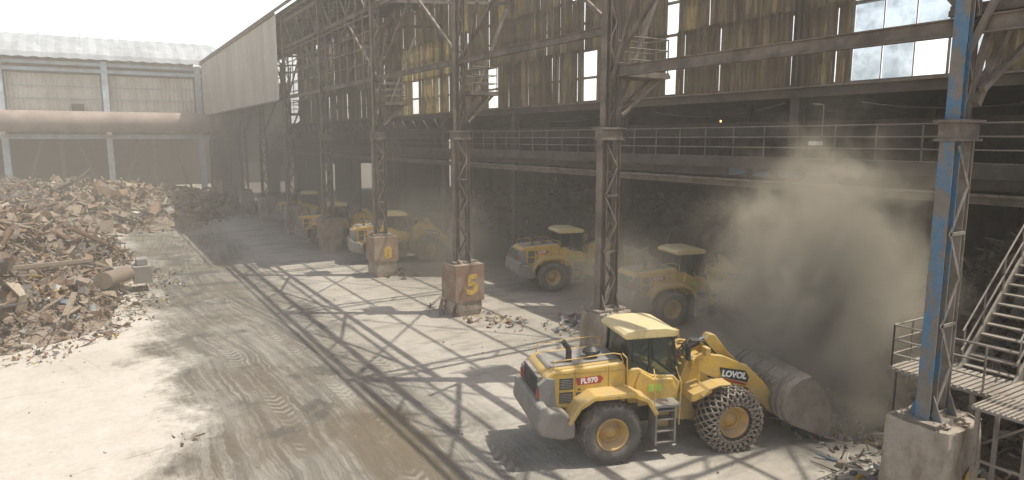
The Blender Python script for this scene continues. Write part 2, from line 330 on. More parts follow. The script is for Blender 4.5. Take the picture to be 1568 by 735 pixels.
def pedestal(i):
    X=-BAY*i; c=MB(); n=9; s=.72; rr=random.Random(50+i)
    vs=[];idx={}
    def P(a,b_,k):
        key=(a,b_,k)
        if key in idx: return idx[key]
        x=-s+2*s*a/n; y=-s+2*s*b_/n; z=2.62*k/n
        e=(a in(0,n))+(b_ in(0,n))+(k in (0,n))
        q=V((x+X,y,z)); nz=noise.noise_vector(q*1.7)*.07+noise.noise_vector(q*5)*.045
        sh=1-.05*max(0,e-1)*(0.6+rr.random()); fl=1+.05*(1-k/n)
        vs.append((X+x*sh*fl+nz.x*.6,y*sh*fl+nz.y*.6,z+(nz.z if k==n else 0))); idx[key]=len(vs)-1; return idx[key]
    fs=[]
    for a in range(n):
        for k in range(n):
            fs.append((P(a,0,k),P(a+1,0,k),P(a+1,0,k+1),P(a,0,k+1))); fs.append((P(a+1,n,k),P(a,n,k),P(a,n,k+1),P(a+1,n,k+1)))
            fs.append((P(n,a,k),P(n,a+1,k),P(n,a+1,k+1),P(n,a,k+1))); fs.append((P(0,a+1,k),P(0,a,k),P(0,a,k+1),P(0,a+1,k+1)))
            fs.append((P(a,k,n),P(a+1,k,n),P(a+1,k+1,n),P(a,k+1,n)))
    c.add(vs,fs,0)
    if i in (2,3,4):
        z0=.75 if i==2 else 1.0
        c.box(X-.80,X+.80,-.80,.80,z0,2.60,1)
        if i==2:
            c.add([(X-.82,-.84,z0),(X-.3,-.83,z0),(X-.5,-1.0,.15),(X-.95,-.95,.05)],[(0,1,2,3)],1); c.add([(X+.2,-.83,z0),(X+.8,-.84,z0),(X+.75,-1.1,.1),(X+.4,-.95,.3)],[(0,1,2,3)],1)
    for _ in range(40):
        x,y=rr.uniform(-.65,.65),rr.uniform(-.65,.65); q=rr.uniform(.03,.10); piece(c,(X+x,y,2.66+q*.4),q*3,rr,0)
    c.obj('concrete_pedestal',['conc','cap'],hall)
for i in range(-1,10): pedestal(i)
text('pedestal_number','5',1.35,(-2*BAY+.815,.12,1.55),(math.pi/2,0,math.pi/2),'ypaint',hall,.06)
text('pedestal_number','8',1.0,(-3*BAY+.815,.12,1.55),(math.pi/2,0,math.pi/2),'ypaint',hall,.05)
text('pedestal_number','8',1.0,(.80,.15,1.3),(math.pi/2,0,math.pi/2),'ypaint',hall,.04)
c=MB()
c.ibeam((12,0.05,11.1),(-BAY+.2,0.05,11.1),.22,.36,.03)
c.ibeam((-BAY,-.1,12.5),(-BAY*9,-.1,12.5),.18,.28,.03)
for z in (16.9,19.2): c.ibeam((12,0,z),(-BAY*9.2,0,z),.2,.28,.03)
x=11.42;k=0
while x>-BAY*9:
    c.beam((x,0,17 if k%2 else 19.1),(x-1.9,0,19.1 if k%2 else 17),.08,.08); c.beam((x,0,17),(x,0,19.1),.06,.06); x-=1.9;k+=1
for i in range(1,9):
    c.beam((-BAY*i,.02,12.6),(-BAY*(i+.5),.02,16.8),.12,.12); c.beam((-BAY*(i+.5),.06,16.8),(-BAY*(i+1),.06,12.6),.12,.12)
c.beam((0,.02,11.2),(-BAY*.42,.02,16.8),.12,.12); c.beam((-BAY,.02,11.3),(-BAY*.5,.02,16.8),.14,.14)
for i in range(-1,10):
    X=-BAY*i
    c.beam((X,0,17.2),(X,10,18.0),.16,.2); c.beam((X,0,19.5),(X,10,20.5),.16,.2)
    for k in range(6):
        y=k*10/6; y2=(k+1)*10/6
        c.beam((X,y,17.2+y*.08),(X,y2,19.5+y2*.1),.08,.08) if k%2 else c.beam((X,y,19.5+y*.1),(X,y2,17.2+y2*.08),.08,.08)
for y in (-.2,2.4,4.9,7.4,9.8): c.beam((12,y,19.7+y*.1),(-BAY*9.2,y,19.7+y*.1),.12,.16)
for i in range(-1,4):
    X=-BAY*i; c.beam((X,0,19.55),(X-BAY,10,20.45),.09,.09); c.beam((X-BAY,0,19.62),(X,10,20.52),.09,.09)
for i in range(3,5):
    X0=-BAY*i
    for k in range(1,5): c.beam((X0,-.25,12.6+k*.95),(X0-BAY,-.25,12.6+k*.95),.06,.08)
    for k in range(1,7): c.beam((X0-BAY*k/7,-.28,12.6),(X0-BAY*k/7,-.28,16.9),.07,.07)
c.obj('longitudinal_steel',['steel'],hall)
def railing(c,pts,h=1.1,m=0,r=.022,step=1.4,mid=2):
    for a,b_ in zip(pts[:-1],pts[1:]):
        a=V(a);b_=V(b_);L=(b_-a).length;n=max(1,round(L/step))
        for k in range(n+1):
            p=a.lerp(b_,k/n); c.cyl(p,p+V((0,0,h)),r,m,6)
        for j in range(mid+1):
            z=V((0,0,h*(j+1)/(mid+1))); c.cyl(a+z,b_+z,r,m,6)
c=MB()
for X,w_ in ((-2*BAY,1.5),(-BAY,1.9),(-3*BAY,1.5),(-5*BAY,1.5)):
    c.box(X-.55,X+.55,.30,.30+w_,11.02,11.10); c.box(X-.58,X+.58,.28,.32+w_,10.9,11.02)
    railing(c,[(X+.5,.35,11.1),(X+.5,.25+w_,11.1),(X-.5,.25+w_,11.1),(X-.5,.35,11.1)],1.15,0,.025,.7)
    c.beam((X+.3,.25,9.6),(X+.3,.15+w_,10.95),.1,.1); c.beam((X-.3,.25,9.6),(X-.3,.15+w_,10.95),.1,.1)
c.box(-.6,.9,.35,2.6,11.5,11.6); c.box(-.6,.9,.3,2.65,11.38,11.5); c.box(.2,1.0,.9,1.9,12.0,12.12); railing(c,[(.85,.5,11.6),(.85,2.5,11.6),(-.5,2.5,11.6)],1.1,0,.025,.8)
c.beam((.2,.3,9.8),(.5,2.4,11.4),.12,.12); c.beam((.1,.3,9.5),(.1,3.2,14),.16,.16)
c.obj('column_platform',['steel'],hall)
c=MB()
for i in range(-2,10):
    X=-BAY*i; c.ibeam((X,10.2,0),(X,10.2,17.0 if X>-27 else 20.3),.45,.42,.04,5)
for i in range(-2,10):
    for y in (21,31): c.beam((-BAY*i,y,0),(-BAY*i,y,11),.5,.5,1)
    c.beam((-BAY*i,10.5,10.4),(-BAY*i,41,10.4),.3,.5,1)
c.box(24,-BAY*9.2,9.75,10.0,10.5,10.95,5); c.box(24,-BAY*9.2,9.35,9.75,10.86,10.92,0)
x=-45.;k=0
while x>-BAY*9:
    c.beam((x,9.97,9.65 if k%2 else 10.5),(x-1.2,9.97,10.5 if k%2 else 9.65),.07,.07,0); x-=1.2;k+=1
c.box(-45,-BAY*9.2,9.9,10.05,9.55,9.7,5)
c.box(24,-BAY*9.2,8.75,10.0,7.92,8.0,5); c.ibeam((24,8.8,7.72),(-BAY*9.2,8.8,7.72),.2,.4,.03,5); c.box(24,-BAY*9.2,9.6,9.75,7.1,7.85,5)
for k in range(5): c.box(-9-k*1.35,-8-k*1.35,9.55,9.6,7.15,7.8,2)
for k in range(60): c.beam((22-k*2,8.8,7.6),(22-k*2,9.9,7.6),.1,.22,5)
c.ibeam((24,9.5,6.75),(-BAY*9.2,9.5,6.75),.2,.22,.03,0); c.cyl((24,9.1,6.95),(-100,9.1,6.95),.07,0,8)
railing(c,[(24,8.8,8.0),(-BAY*9.2,8.8,8.0)],1.3,0,.03,1.63,2)
c.ibeam((24,12.5,9.2),(-BAY*9.2,12.5,9.2),.4,.8,.05,1)
for k in range(9):
    X=-BAY*k+11; c.sag((X,9.2,7.5),(X-BAY*.9,9.2,7.4),.25+.15*(k%3),.02,1); c.sag((X,9.9,10.3),(X-BAY*.7,9.9,10.2),.4,.018,1)
for X in (-9.2,-1.4):
    c.cyl((X,8.75,8),(X,8.75,10.1),.025,0,6); c.beam((X,8.75,10.1),(X-.35,8.55,10.15),.05,.05,0)
    c.box(X-.25,X+.1,8.3,8.7,8.55,8.7,3)
for X,y,z in ((-6.5,14,9.75),(-19,14,9.75)):
    c.lathe([(0.001,-.06),(.06,0),(.001,.06)],(X,y,z),4,8)
c.obj('walkway_structure',['steel','steeld','blue','white','lamp','steelm'],hall)
def corrug(c,x0,x1,z0,z1,y,per=.28,amp=.035,m=0,dy=0.):
    n=max(2,int(abs(x1-x0)/per*4)); vs=[]
    for k in range(n+1):
        x=x0+(x1-x0)*k/n; d=amp*math.sin(2*math.pi*(x)/per)
        vs.append((x,y+d,z0)); vs.append((x,y+d+dy,z1))
    c.add(vs,[(2*k,2*k+2,2*k+3,2*k+1) for k in range(n)],m,True)
c=MB(); rr=random.Random(3)
gaps=[(-18.8,-18.45,0,9.),(-25.8,-25.4,0,2.9),(-51.5,-50.6,0,2.2),(-37.2,-36.7,1,2.9)]
x=-9.0
while x>-92:
    w_=rr.uniform(.55,.8); x2=x-w_; g0=rr.choice([.0,.0,.0,.0,.015])
    for (zz0,zz1) in ((10.95,14.1),(13.95,17.1),(16.95,20.2),(20.1,22.8)):
        if zz0>16 and x>-27: continue
        lo=zz0+rr.uniform(-.05,.05)-(rr.uniform(0,.25) if zz0<11 else 0); hi=zz1+rr.uniform(-.05,.05)
        skip=False
        for ga,gb,h0,h1 in gaps:
            if x2<gb and x>ga and (10.95+h1)>lo+.5 : skip=True
        if rr.random()<.004: skip=True
        if skip: continue
        yel=(-54<x<-44 and zz0<14) or rr.random()<.03
        corrug(c,x-g0,x2-.03,lo,hi,10.0+rr.uniform(-.03,.03)-.08*(zz0<11)*rr.random(),.25,.03,1 if yel else 0,rr.uniform(-.03,.03))
    x=x2
for z in (12.4,14.0,15.6,17.0): c.beam((24,10.12,z),(-BAY*9,10.12,z),.1,.14,2)
x=-9.0;k=0
while x<22:
    if k in (4,5,10): corrug(c,x+1.2,x,10.95,17.0,10.0,.25,.03,0)
    else:
        for zz in (11.0,12.5,14.0,15.5):
            if rr.random()<.93: c.add([(x+.05,10.02,zz+.04),(x+1.15,10.02,zz+.04),(x+1.15,10.02,zz+1.46),(x+.05,10.02,zz+1.46)],[(0,1,2,3)],3)
            c.beam((x,10,zz),(x+1.2,10,zz),.05,.06,2)
    c.beam((x,9.98,10.95),(x,9.98,17),.06,.08,2) if k%3==0 else c.beam((x,10.,10.95),(x,10.,17),.03,.04,2)
    x+=1.2;k+=1
c.obj('upper_wall_sheeting',['sheet','sheety','steel','glaze'],hall)
c=MB()
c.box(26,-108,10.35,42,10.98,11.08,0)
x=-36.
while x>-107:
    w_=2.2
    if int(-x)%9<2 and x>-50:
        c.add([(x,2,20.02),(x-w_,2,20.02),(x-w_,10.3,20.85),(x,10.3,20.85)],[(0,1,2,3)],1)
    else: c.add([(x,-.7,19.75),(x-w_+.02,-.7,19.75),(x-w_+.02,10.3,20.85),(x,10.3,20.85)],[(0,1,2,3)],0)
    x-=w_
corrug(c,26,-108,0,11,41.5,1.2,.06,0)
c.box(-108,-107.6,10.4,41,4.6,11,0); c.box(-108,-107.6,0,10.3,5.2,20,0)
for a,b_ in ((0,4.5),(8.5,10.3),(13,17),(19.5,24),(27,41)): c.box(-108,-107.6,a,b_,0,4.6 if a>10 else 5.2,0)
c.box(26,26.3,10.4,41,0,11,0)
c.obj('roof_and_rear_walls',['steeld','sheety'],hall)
c=MB()
corrug(c,-BAY*5-.3,-106,12.2,19.75,-.75,.9,.05,0); 
c.beam((-BAY*5-.3,-.75,12.2),(-106,-.75,12.2),.1,.16,1); c.beam((-BAY*5-.3,-.85,19.8),(-106,-.85,19.8),.2,.2,1)
corrug(c,-BAY*3.3,-106,19.8,20.1,-.95,.4,.05,1)
c.obj('side_cladding',['clad','steel'],hall)

# ------------------------------------------------------------------ neighbouring building (left)
wb=empty('warehouse_building'); FX=-106.
c=MB()
for k in range(8):
    y=-1.3-12*k
    c.ibeam((FX,y,0),(FX,y,19.4),.75,.8,.12,0,up=(1,0,0)) ; c.beam((FX,y,0),(FX,y,19.4),.5,.4,0)
for z in (19.0,18.1,9.0,9.3): c.ibeam((FX,0,z),(FX,-90,z),.4,.45 if z!=9.3 else .2,.06,0)
c.obj('frame',['bluel'],wb)
c=MB()
for k in range(7):
    y=-1.3-12*k
    vs=[];n=60
    for j in range(n+1):
        yy_=y-.5-11*j/n; d=.08*math.sin(j*2.1); vs+= [(FX-1+d,yy_,12.6),(FX-1+d,yy_,17.6)]
    c.add(vs,[(2*j,2*j+2,2*j+3,2*j+1) for j in range(n)],0,False)
    c.beam((FX-3,y-1,0),(FX-3,y-4,8.8),.3,.3,2); c.beam((FX-3,y-11,0),(FX-3,y-8,8.8),.3,.3,2)
    c.beam((FX-6,y-6,0),(FX-6,y-6,9),.5,.5,2)
c.box(FX-2,FX-1.4,-90,0,9,19.4,2)
c.box(FX-34,FX-33,-90,20,0,20,3)
c.box(FX-34,FX-2,-90,0,9.2,9.5,3)
for zz,q in ((14.2,.1),(15.9,.1)): c.box(FX-.95,FX-.8,-90,0,zz,zz+q,1)
c.box(FX-.9,FX-.3,-17.5,-16.,12.6,13.6,3)
c.obj('wall_panels',['white','roofb','steel','steeld'],wb)
c=MB()
n=20; prof=[]
for j in range(n+1):
    a=math.pi*.5*j/n*1.9; prof.append((FX-17+18.2*math.cos(a)*1.0,19.5+4.6*math.sin(a)))
vs=[];ys=[2-.8*k for k in range(116)]
for iy,y in enumerate(ys):
    for x_,z_ in prof: vs.append((x_,y,z_+(.14 if iy%2 else 0)))
L=len(prof)
c.add(vs,[(i*L+j,i*L+j+1,(i+1)*L+j+1,(i+1)*L+j) for i in range(len(ys)-1) for j in range(L-1)],0,False)
for k in range(38): 
    y=1-2.4*k; c.cyl((FX+.3,y,20.4),(FX-1.2,y,22.6+.7*math.sin(k*3)),.07,1,5)
c.obj('barrel_roof',['roofb','bluel'],wb)
c=MB(); c.cyl((FX+1.3,1,11.1),(FX+1.3,-90,11.1),1.45,0,28)
for k in range(36): c.cyl((FX+1.3,-k*2.5,11.1),(FX+1.3,-k*2.5-.12,11.1),1.5,0,28)
for k in range(8): c.box(FX-.2,FX+2.7,-1.6-12*k,-1.-12*k,9.3,9.75,0)
c.obj('horizontal_duct',['duct'],wb)

# ------------------------------------------------------------------ scrap heaps
def heap(name,cx,cy,rx,ry,H,clampz,n,smin,smax,mk,seed,vis=None,litter=0,pw=.8,kinds=(0,0,1,1,1,2,2,3)):
    rr=random.Random(seed); c=MB()
    def hgt(x,y):
        q=1-((x-cx)/rx)**2-((y-cy)/ry)**2
        q+=.22*noise.noise(V((x*.12,y*.12,seed)))
        if q<=0: return q*2
        return min(H*q**pw,clampz)+ .8*noise.noise(V((x*.35,y*.35,seed)))*min(1,q*5)+.45*noise.noise(V((x*1.1,y*1.1,seed)))*min(1,q*5)
    N=90;M_=90;vs=[]
    for i in range(N+1):
        for j in range(M_+1):
            x=cx-rx*1.15+2.3*rx*i/N;y=cy-ry*1.15+2.3*ry*j/M_
            vs.append((x,y,max(hgt(x,y)-.15,-.3)))
    c.add(vs,[(i*(M_+1)+j,(i+1)*(M_+1)+j,(i+1)*(M_+1)+j+1,i*(M_+1)+j+1) for i in range(N) for j in range(M_)],0)
    cnt=0
    while cnt<n:
        x=cx+rr.uniform(-1.1,1.1)*rx;y=cy+rr.uniform(-1.1,1.1)*ry
        if vis and not vis(x,y): continue
        h_=hgt(x,y)
        if h_<-.35: continue
        s=smin*(smax/smin)**(rr.random()**2.4)
        if h_<.1: 
            if rr.random()<.6: continue
            s*=.5
        cl=noise.noise(V((x*.25,y*.25,seed+5)))
        if cl>.12: s*=.55
        lit=rr.random()<litter*(1.6 if h_<1.8 else .2)
        piece(c,(x,y,max(h_,0)+s*.08),s,rr,1 if lit else 0,kinds); cnt+=1
    for _ in range(int(n/220)):
        x=cx+rr.uniform(-1,1)*rx;y=cy+rr.uniform(-1,1)*ry
        if (vis and not vis(x,y)) or hgt(x,y)<.4: continue
        a=rr.uniform(0,6.28);L=rr.uniform(1.5,3.5); dx,dy=math.cos(a)*L/2,math.sin(a)*L/2
        p=(x-dx,y-dy,max(hgt(x-dx,y-dy)+.25,.2));q=(x+dx,y+dy,max(hgt(x+dx,y+dy)+.35,.2))
        if rr.random()<.5: c.cyl(p,q,rr.uniform(.08,.28),0,12)
        else: c.ibeam(p,q,rr.uniform(.12,.25),rr.uniform(.15,.3),.03,0)
    return c.obj(name,[mk,'litter'])
heap('scrap_heap',-43,-30,22,17,5.2,4.3,26000,.17,1.5,'scrap',11,lambda x,y: y>-34 and y>-32-(x+40)*.35,.12)
heap('scrap_heap',-88,-28,26,30,3.4,3.4,12000,.35,2.4,'scrap',12,lambda x,y: x>-103 and y>-45,.05)
heap('scrap_heap',3,14,12,10,6.5,6.5,9000,.2,1.4,'scrapm',13,lambda x,y:y<18 and x<9,.10,.8,(0,1,1,1,1,2,3))
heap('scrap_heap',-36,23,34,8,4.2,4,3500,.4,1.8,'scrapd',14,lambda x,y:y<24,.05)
c=MB(); rr=random.Random(21)
def clump(x,y,r,n,s0,s1):
    for _ in range(n):
        a=rr.uniform(0,6.28);q=r*rr.random()**.7; s=rr.uniform(s0,s1); piece(c,(x+q*math.cos(a),y+q*math.sin(a)*.6,s*.12),s,rr,0)
clump(-20.5,.6,2.2,70,.12,.5); clump(-17.5,2.6,1.6,40,.12,.5); clump(-23.5,-.6,1.6,35,.1,.4); clump(-18.5,3.8,1.0,16,.3,1.0)
clump(-3.5,3.2,3,180,.1,.5); clump(-7,5.4,3,80,.1,.5); clump(-12.5,1,2,50,.1,.35); clump(-1.5,1.0,1.8,80,.1,.45); clump(-34,.8,2.,30,.1,.5)
clump(-13.5,-14,1,12,.06,.2); clump(2,3,3,160,.15,.8)
for (x,y) in ((-26,-18),(-28.5,-16),(-31,-14.6),(-34,-13.4),(-38,-12.4),(-42,-12.2)): clump(x,y,2.2,70,.06,.35)
for _ in range(700):
    x=rr.uniform(-60,2);y=rr.uniform(-18,6); s=rr.uniform(.03,.12); piece(c,(x,y,s*.15),s,rr,0)
c.obj('scattered_debris',['litter'])
c=MB()
c.cyl((-33.2,-15.6,1.5),(-36.6,-14.4,1.2),.45,0,14,.4); c.cyl((-31.5,-17.2,1.2),(-34.4,-18,2.2),.35,0,12)
c.box(-38.2,-36.8,-14.1,-13.1,.5,1.5,1); c.box(-38.0,-37.0,-13.9,-13.3,1.5,1.9,1); c.cyl((-37.5,-15.2,1.2),(-38.8,-14.2,1.0),.3,1,12)
c.cyl((-28.5,-18,.7),(-31,-16.6,.7),.3,0,12); c.beam((-30,-20,3.0),(-36,-16,2.2),.14,.26,0); c.beam((-40,-17,3.6),(-44.5,-14.5,1.5),.15,.25,0)
c.obj('discarded_machine_parts',['scrap','grey'],None,.05)

# ------------------------------------------------------------------ stairs and stand beside blue column
st=empty('steel_staircase')
c=MB()
c.box(-1.6,1.9,.95,2.7,3.1,3.16,0)
for k in range(24): c.box(-1.6+k*.148,-1.5+k*.148,.95,2.7,3.16,3.2,0)
for x_,y_ in ((-1.5,1.05),(1.8,1.05),(-1.5,2.6),(1.8,2.6),(.3,1.05)): c.beam((x_,y_,0),(x_,y_,3.1),.1,.1,0)
c.beam((-1.5,1.05,.3),(1.8,1.05,3.0),.05,.05,0); c.beam((1.8,1.05,.3),(1.8,2.6,3.0),.05,.05,0); c.beam((1.8,1.05,1.6),(1.8,2.6,1.6),.05,.05,0)
railing(c,[(.5,1.,3.16),(-1.55,1.,3.16),(-1.55,2.65,3.16)],1.1,0,.025,1.0)
railing(c,[(1.85,1.,3.16),(1.85,2.2,3.16)],1.1,0,.025,.6)
for x_ in (-.6,.6): c.beam((x_,2.2,3.0),(x_,7.6,8.0),.06,.26,0)
for k in range(22):
    y=2.4+k*.242;z=3.25+k*.226; c.box(-.57,.57,y,y+.26,z,z+.035,0)
for x_ in (-.6,.6):
    for off in (.55,1.05): c.cyl((x_,2.3,3.1+off),(x_,7.6,8.0+off),.025,0,6)
    for k in range(7):
        y=2.4+k*.86; z=3.1+(y-2.3)*.925; c.cyl((x_,y,z),(x_,y,z+1.05),.022,0,6)
c.beam((.6,7.7,0),(.6,7.7,8),.2,.2,0); c.box(-1.,3,7.6,8.8,7.9,8.02,0)
c.obj('stairs_and_landing',['steell'],st)
ps=empty('access_stand'); c=MB()
for x_ in (.95,1.85):
    for y_ in (-.15,.75): c.beam((x_,y_,0),(x_,y_,3.2),.08,.08,0)
c.box(.85,1.95,-.25,.85,3.2,3.26,0)
for k in range(11): c.box(.87+k*.1,.9+k*.1,-.25,.85,3.26,3.3,0)
for z in (1.0,2.1): c.beam((.95,-.15,z),(1.85,-.15,z),.05,.05,0); c.beam((1.85,-.15,z),(1.85,.75,z),.05,.05,0)
c.beam((.95,-.15,.3),(1.85,-.15,2.0),.05,.05,0)
c.obj('stand_frame',['steell'],ps)
c=MB(); rr=random.Random(9)
for k in range(60):
    x0=rr.uniform(1.2,5);z=rr.uniform(.1,1.5)*(x0/5); y=rr.uniform(1.2,3.2); c.cyl((x0,y,z),(x0+rr.uniform(.5,2),y+rr.uniform(-1.5,1.2),z+rr.uniform(-.1,.3)),rr.uniform(.04,.1),0,7)
c.obj('steel_bar_stack',['scrapd'])

# ------------------------------------------------------------------ wheel loader (x fwd, y left, z up), rear axle at origin
def add_loader():
    E=empty('wheel_loader'); WB=3.66
    c=MB(); c.prism([(-1.80,1.62),(-1.86,2.2),(-1.76,2.48),(-1.55,2.60),(.50,2.72),(.58,2.55),(.58,1.5),(-1.15,1.5)],-.90,.90,0); c.obj('engine_hood',['yel'],E,.08,3)
    c=MB(); c.prism([(-1.62,2.58),(-1.55,2.65),(.2,2.75),(.48,2.72)],-.62,.62,0)
    c.obj('hood_top',['grey'],E,.03)
    c=MB()
    for (a,b_,z0,z1) in ((-1.36,-.98,2.06,2.38),(-1.36,-.98,1.68,1.99),(-.88,-.35,1.68,1.96)):
        for sgn in (-1,1):
            c.box(a,b_,sgn*.905-.012,sgn*.905+.012,z0,z1,0)
            for k in range(6): c.box(a+.02,b_-.02,sgn*.92-.008,sgn*.92+.008,z0+.03+k*(z1-z0-.05)/6,z0+.045+k*(z1-z0-.05)/6,1)
    for sgn in (-1,1):
        c.box(-.92,-.915,sgn*.903-.006,sgn*.903+.006,1.6,2.6,0); c.box(.05,.055,sgn*.903-.006,sgn*.903+.006,1.6,2.65,0); c.box(-1.5,.5,sgn*.903-.006,sgn*.903+.006,2.495,2.5,0)
        c.box(-.84,-.76,sgn*.91-.01,sgn*.91+.01,2.02,2.06,0)
    c.box(-1.92,-1.80,-.72,.72,1.75,2.42,1)
    for k in range(9): c.box(-1.95,-1.91,-.68,.68,1.80+k*.07,1.82+k*.07,0)
    for sgn in (-1,1):
        c.prism([(-1.94,1.6),(-1.96,2.25),(-1.74,2.44),(-1.52,2.40),(-1.46,1.6)],sgn*.78 if sgn>0 else -.97,.97 if sgn>0 else -.78,1)
        c.box(-1.99,-1.95,sgn*.88-.07,sgn*.88+.07,1.9,2.15,2)
    c.obj('grilles',['black','grey','red'],E,.015)
    c=MB(); c.prism([(-2.06,1.80),(-2.14,1.2),(-1.95,.95),(-1.35,.80),(-1.02,.84),(-1.02,1.3),(-1.3,1.58),(-1.75,1.66),(-1.84,1.84)],-1.34,1.34,0)
    c.obj('counterweight',['grey'],E,.08,3)
    c=MB(); c.box(-1.1,2.2,-.5,.5,.75,1.5,0); c.cyl((0,-1.0,.86),(0,1.0,.86),.2,0,14); c.box(-.3,.3,-.35,.35,.55,1.2,0); c.cyl((2.15,0,.6),(2.15,0,1.7),.22,1,14)
    c.box(.55,2.0,-.95,.95,1.0,1.5,0)
    c.obj('rear_frame',['black','yel'],E,.03)
    fp=[(-1.18,1.40),(-.93,1.78),(-.55,2.0),(.55,2.0),(.95,1.82),(1.18,1.45)]
    c=MB()
    for y0,y1 in ((-1.50,-.85),(.85,1.50)):
        c.strip(fp,.05,y0,y1,0)
        yy_=y0 if y0<0 else y1-.04
        c.strip([(x_,z_-.10) for x_,z_ in fp],.12,yy_-.01,yy_+.05,0)
    c.obj('rear_fenders',['yel'],E,.02)
    c=MB()
    for sgn in (-1,1):
        y0,y1=(-1.48,-.98) if sgn<0 else (.98,1.48)
        c.box(1.15,1.95,y0,y1,1.52,1.60,1); c.box(1.22,1.27,y0,y1,.45,1.55,1); c.box(1.78,1.83,y0,y1,.5,1.55,1)
        for z in (.5,.82,1.15,1.4): c.box(1.22,1.84,y0+.02,y1-.02,z,z+.04,1)
        c.box(1.30,1.76,y0+.3 if sgn<0 else y0,y1 if sgn<0 else y1-.3,.75,1.5,0)
        yo=-1.46 if sgn<0 else 1.46
        c.tube([(1.18,yo,1.6),(1.18,yo,2.35),(1.3,yo*.75,2.5)],.02,2); c.tube([(1.92,yo,1.0),(1.95,yo,2.2),(2.0,yo*.7,2.5)],.02,2)
    c.obj('access_steps',['yel','grey','yel'],E,.012)
    c=MB()
    c.prism([(.62,1.5),(.60,2.5),(.95,2.5),(1.35,2.28),(2.0,2.22),(2.22,2.0),(2.12,1.5),(1.9,1.38)],-.90,.90,0)
    for s0,s1 in ((-.98,-.88),(.88,.98)): c.prism([(.9,1.4),(.82,2.05),(.98,2.44),(1.35,2.2),(1.95,2.16),(2.08,1.85),(1.95,1.45)],s0,s1,0)
    c.obj('cab_lower_body',['yel'],E,.06,3)
    c=MB(); ZT=3.36
    for sgn in (-1,1):
        y=sgn*.84
        c.beam((.66,y,2.45),(.70,y*.93,ZT),.09,.10,0); c.beam((2.18,y,2.05),(1.98,y*.93,ZT),.08,.09,0); c.beam((1.28,y,2.2),(1.30,y*.93,ZT),.06,.08,0)
        c.beam((.64,y,2.5),(1.3,y,2.36),.05,.06,0); c.beam((1.3,y,2.26),(2.15,y,2.2),.05,.05,0)
        c.beam((1.36,y*1.06,2.6),(1.36,y*1.06,2.9),.03,.03,0)
    c.beam((.68,-.8,3.3),(.68,.8,3.3),.09,.1,0); c.beam((2.0,-.8,3.3),(2.0,.8,3.3),.08,.1,0); c.beam((2.2,-.8,2.1),(2.2,.8,2.1),.08,.1,0)
    c.box(.63,.69,-.88,.88,2.45,2.6,0)
    c.box(.95,1.4,-.28,.28,2.0,2.28,0); c.box(.88,1.02,-.28,.28,2.2,2.9,0); c.box(.9,1.0,-.14,.14,2.9,3.1,0); c.cyl((1.75,0,2.0),(1.65,0,2.5),.05,0,8); c.lathe([(.17,-.015),(.2,0),(.17,.015)],(1.63,0,2.55),0,16)
    c.obj('cab_frame',['black'],E,.015)
    c=MB()
    for sgn in (-1,1):
        y=sgn*.845;y2=sgn*.79
        c.add([(.70,y,2.5),(1.27,y,2.36),(1.29,y2,3.34),(.72,y2,3.34)],[(0,1,2,3)],0); c.add([(1.31,y,2.26),(2.14,y,2.2),(1.98,y2,3.34),(1.33,y2,3.34)],[(0,1,2,3)],0)
    c.add([(2.18,-.80,2.12),(2.18,.80,2.12),(1.99,.74,3.34),(1.99,-.74,3.34)],[(0,1,2,3)],0); c.add([(.67,-.80,2.6),(.67,.80,2.6),(.69,.74,3.34),(.69,-.74,3.34)],[(0,1,2,3)],0)
    c.obj('cab_windows',['glass'],E)
    c=MB(); c.prism([(.48,3.38),(.46,3.46),(.58,3.55),(.95,3.61),(1.75,3.60),(2.06,3.53),(2.14,3.40),(2.06,3.32),(.58,3.32)],-.88,.88,0)
    c.obj('cab_roof',['cream'],E,.08,3)
    c=MB()
    for y in (-.6,.6,-.35,.35): c.box(2.06,2.18,y-.09,y+.09,3.22,3.32,0)
    for y in (-1.25,1.25):
        c.tube([(2.1,y*.68,3.1),(2.25,y*.9,3.2),(2.25,y,3.15)],.02,0); c.box(2.2,2.26,y-.1,y+.1,2.75,3.15,0)
    c.cyl((-.95,-.42,2.6),(-.95,-.42,3.04),.085,0,12); c.cyl((-.95,-.42,3.04),(-1.12,-.42,3.28),.075,0,12)
    c.cyl((-.25,-.30,2.7),(-.25,-.30,2.86),.14,0,16); c.cyl((-.25,-.30,2.86),(-.25,-.30,2.94),.25,0,18,.24); c.cyl((-.25,-.30,2.94),(-.25,-.30,3.04),.22,0,18,.1)
    c.obj('lamps_mirrors_exhaust',['black'],E)
    c=MB()
    for y in (-.84,.84):
        c.tube([(-1.55,y,2.55),(-1.5,y,2.85),(.2,y,2.97),(.42,y,2.92),(.5,y,2.7)],.016,0); c.cyl((-.7,y,2.62),(-.7,y,2.9),.014,0,6)
    c.tube([(.58,-1.0,1.9),(.54,-1.0,2.85),(.46,-.86,2.95)],.02,0)
    c.obj('handrails',['yel'],E)
    c=MB()
    for y0,y1 in ((-.52,-.30),(.30,.52)):
        c.prism([(2.35,.72),(2.25,1.5),(2.45,2.1),(2.62,2.58),(2.95,2.70),(3.2,2.45),(3.3,1.75),(4.25,1.35),(4.3,.75),(3.6,.55)],y0,y1,0)
    c.box(2.4,4.2,-.32,.32,.7,1.3,0); c.box(2.5,2.9,-.32,.32,1.3,2.3,0); c.cyl((WB,-1.0,.86),(WB,1.0,.86),.2,0,14)
    for s0,s1 in ((-1.3,-.5),(.5,1.3)): c.prism([(2.35,1.55),(2.4,1.75),(2.9,1.9),(3.0,1.85),(3.0,1.75),(2.5,1.55)],s0,s1,0)
    for y0,y1 in ((-1.42,-.9),(.9,1.42)): c.strip([(2.68,1.70),(2.86,1.88),(3.15,1.96),(3.5,1.96)],.05,y0,y1,0)
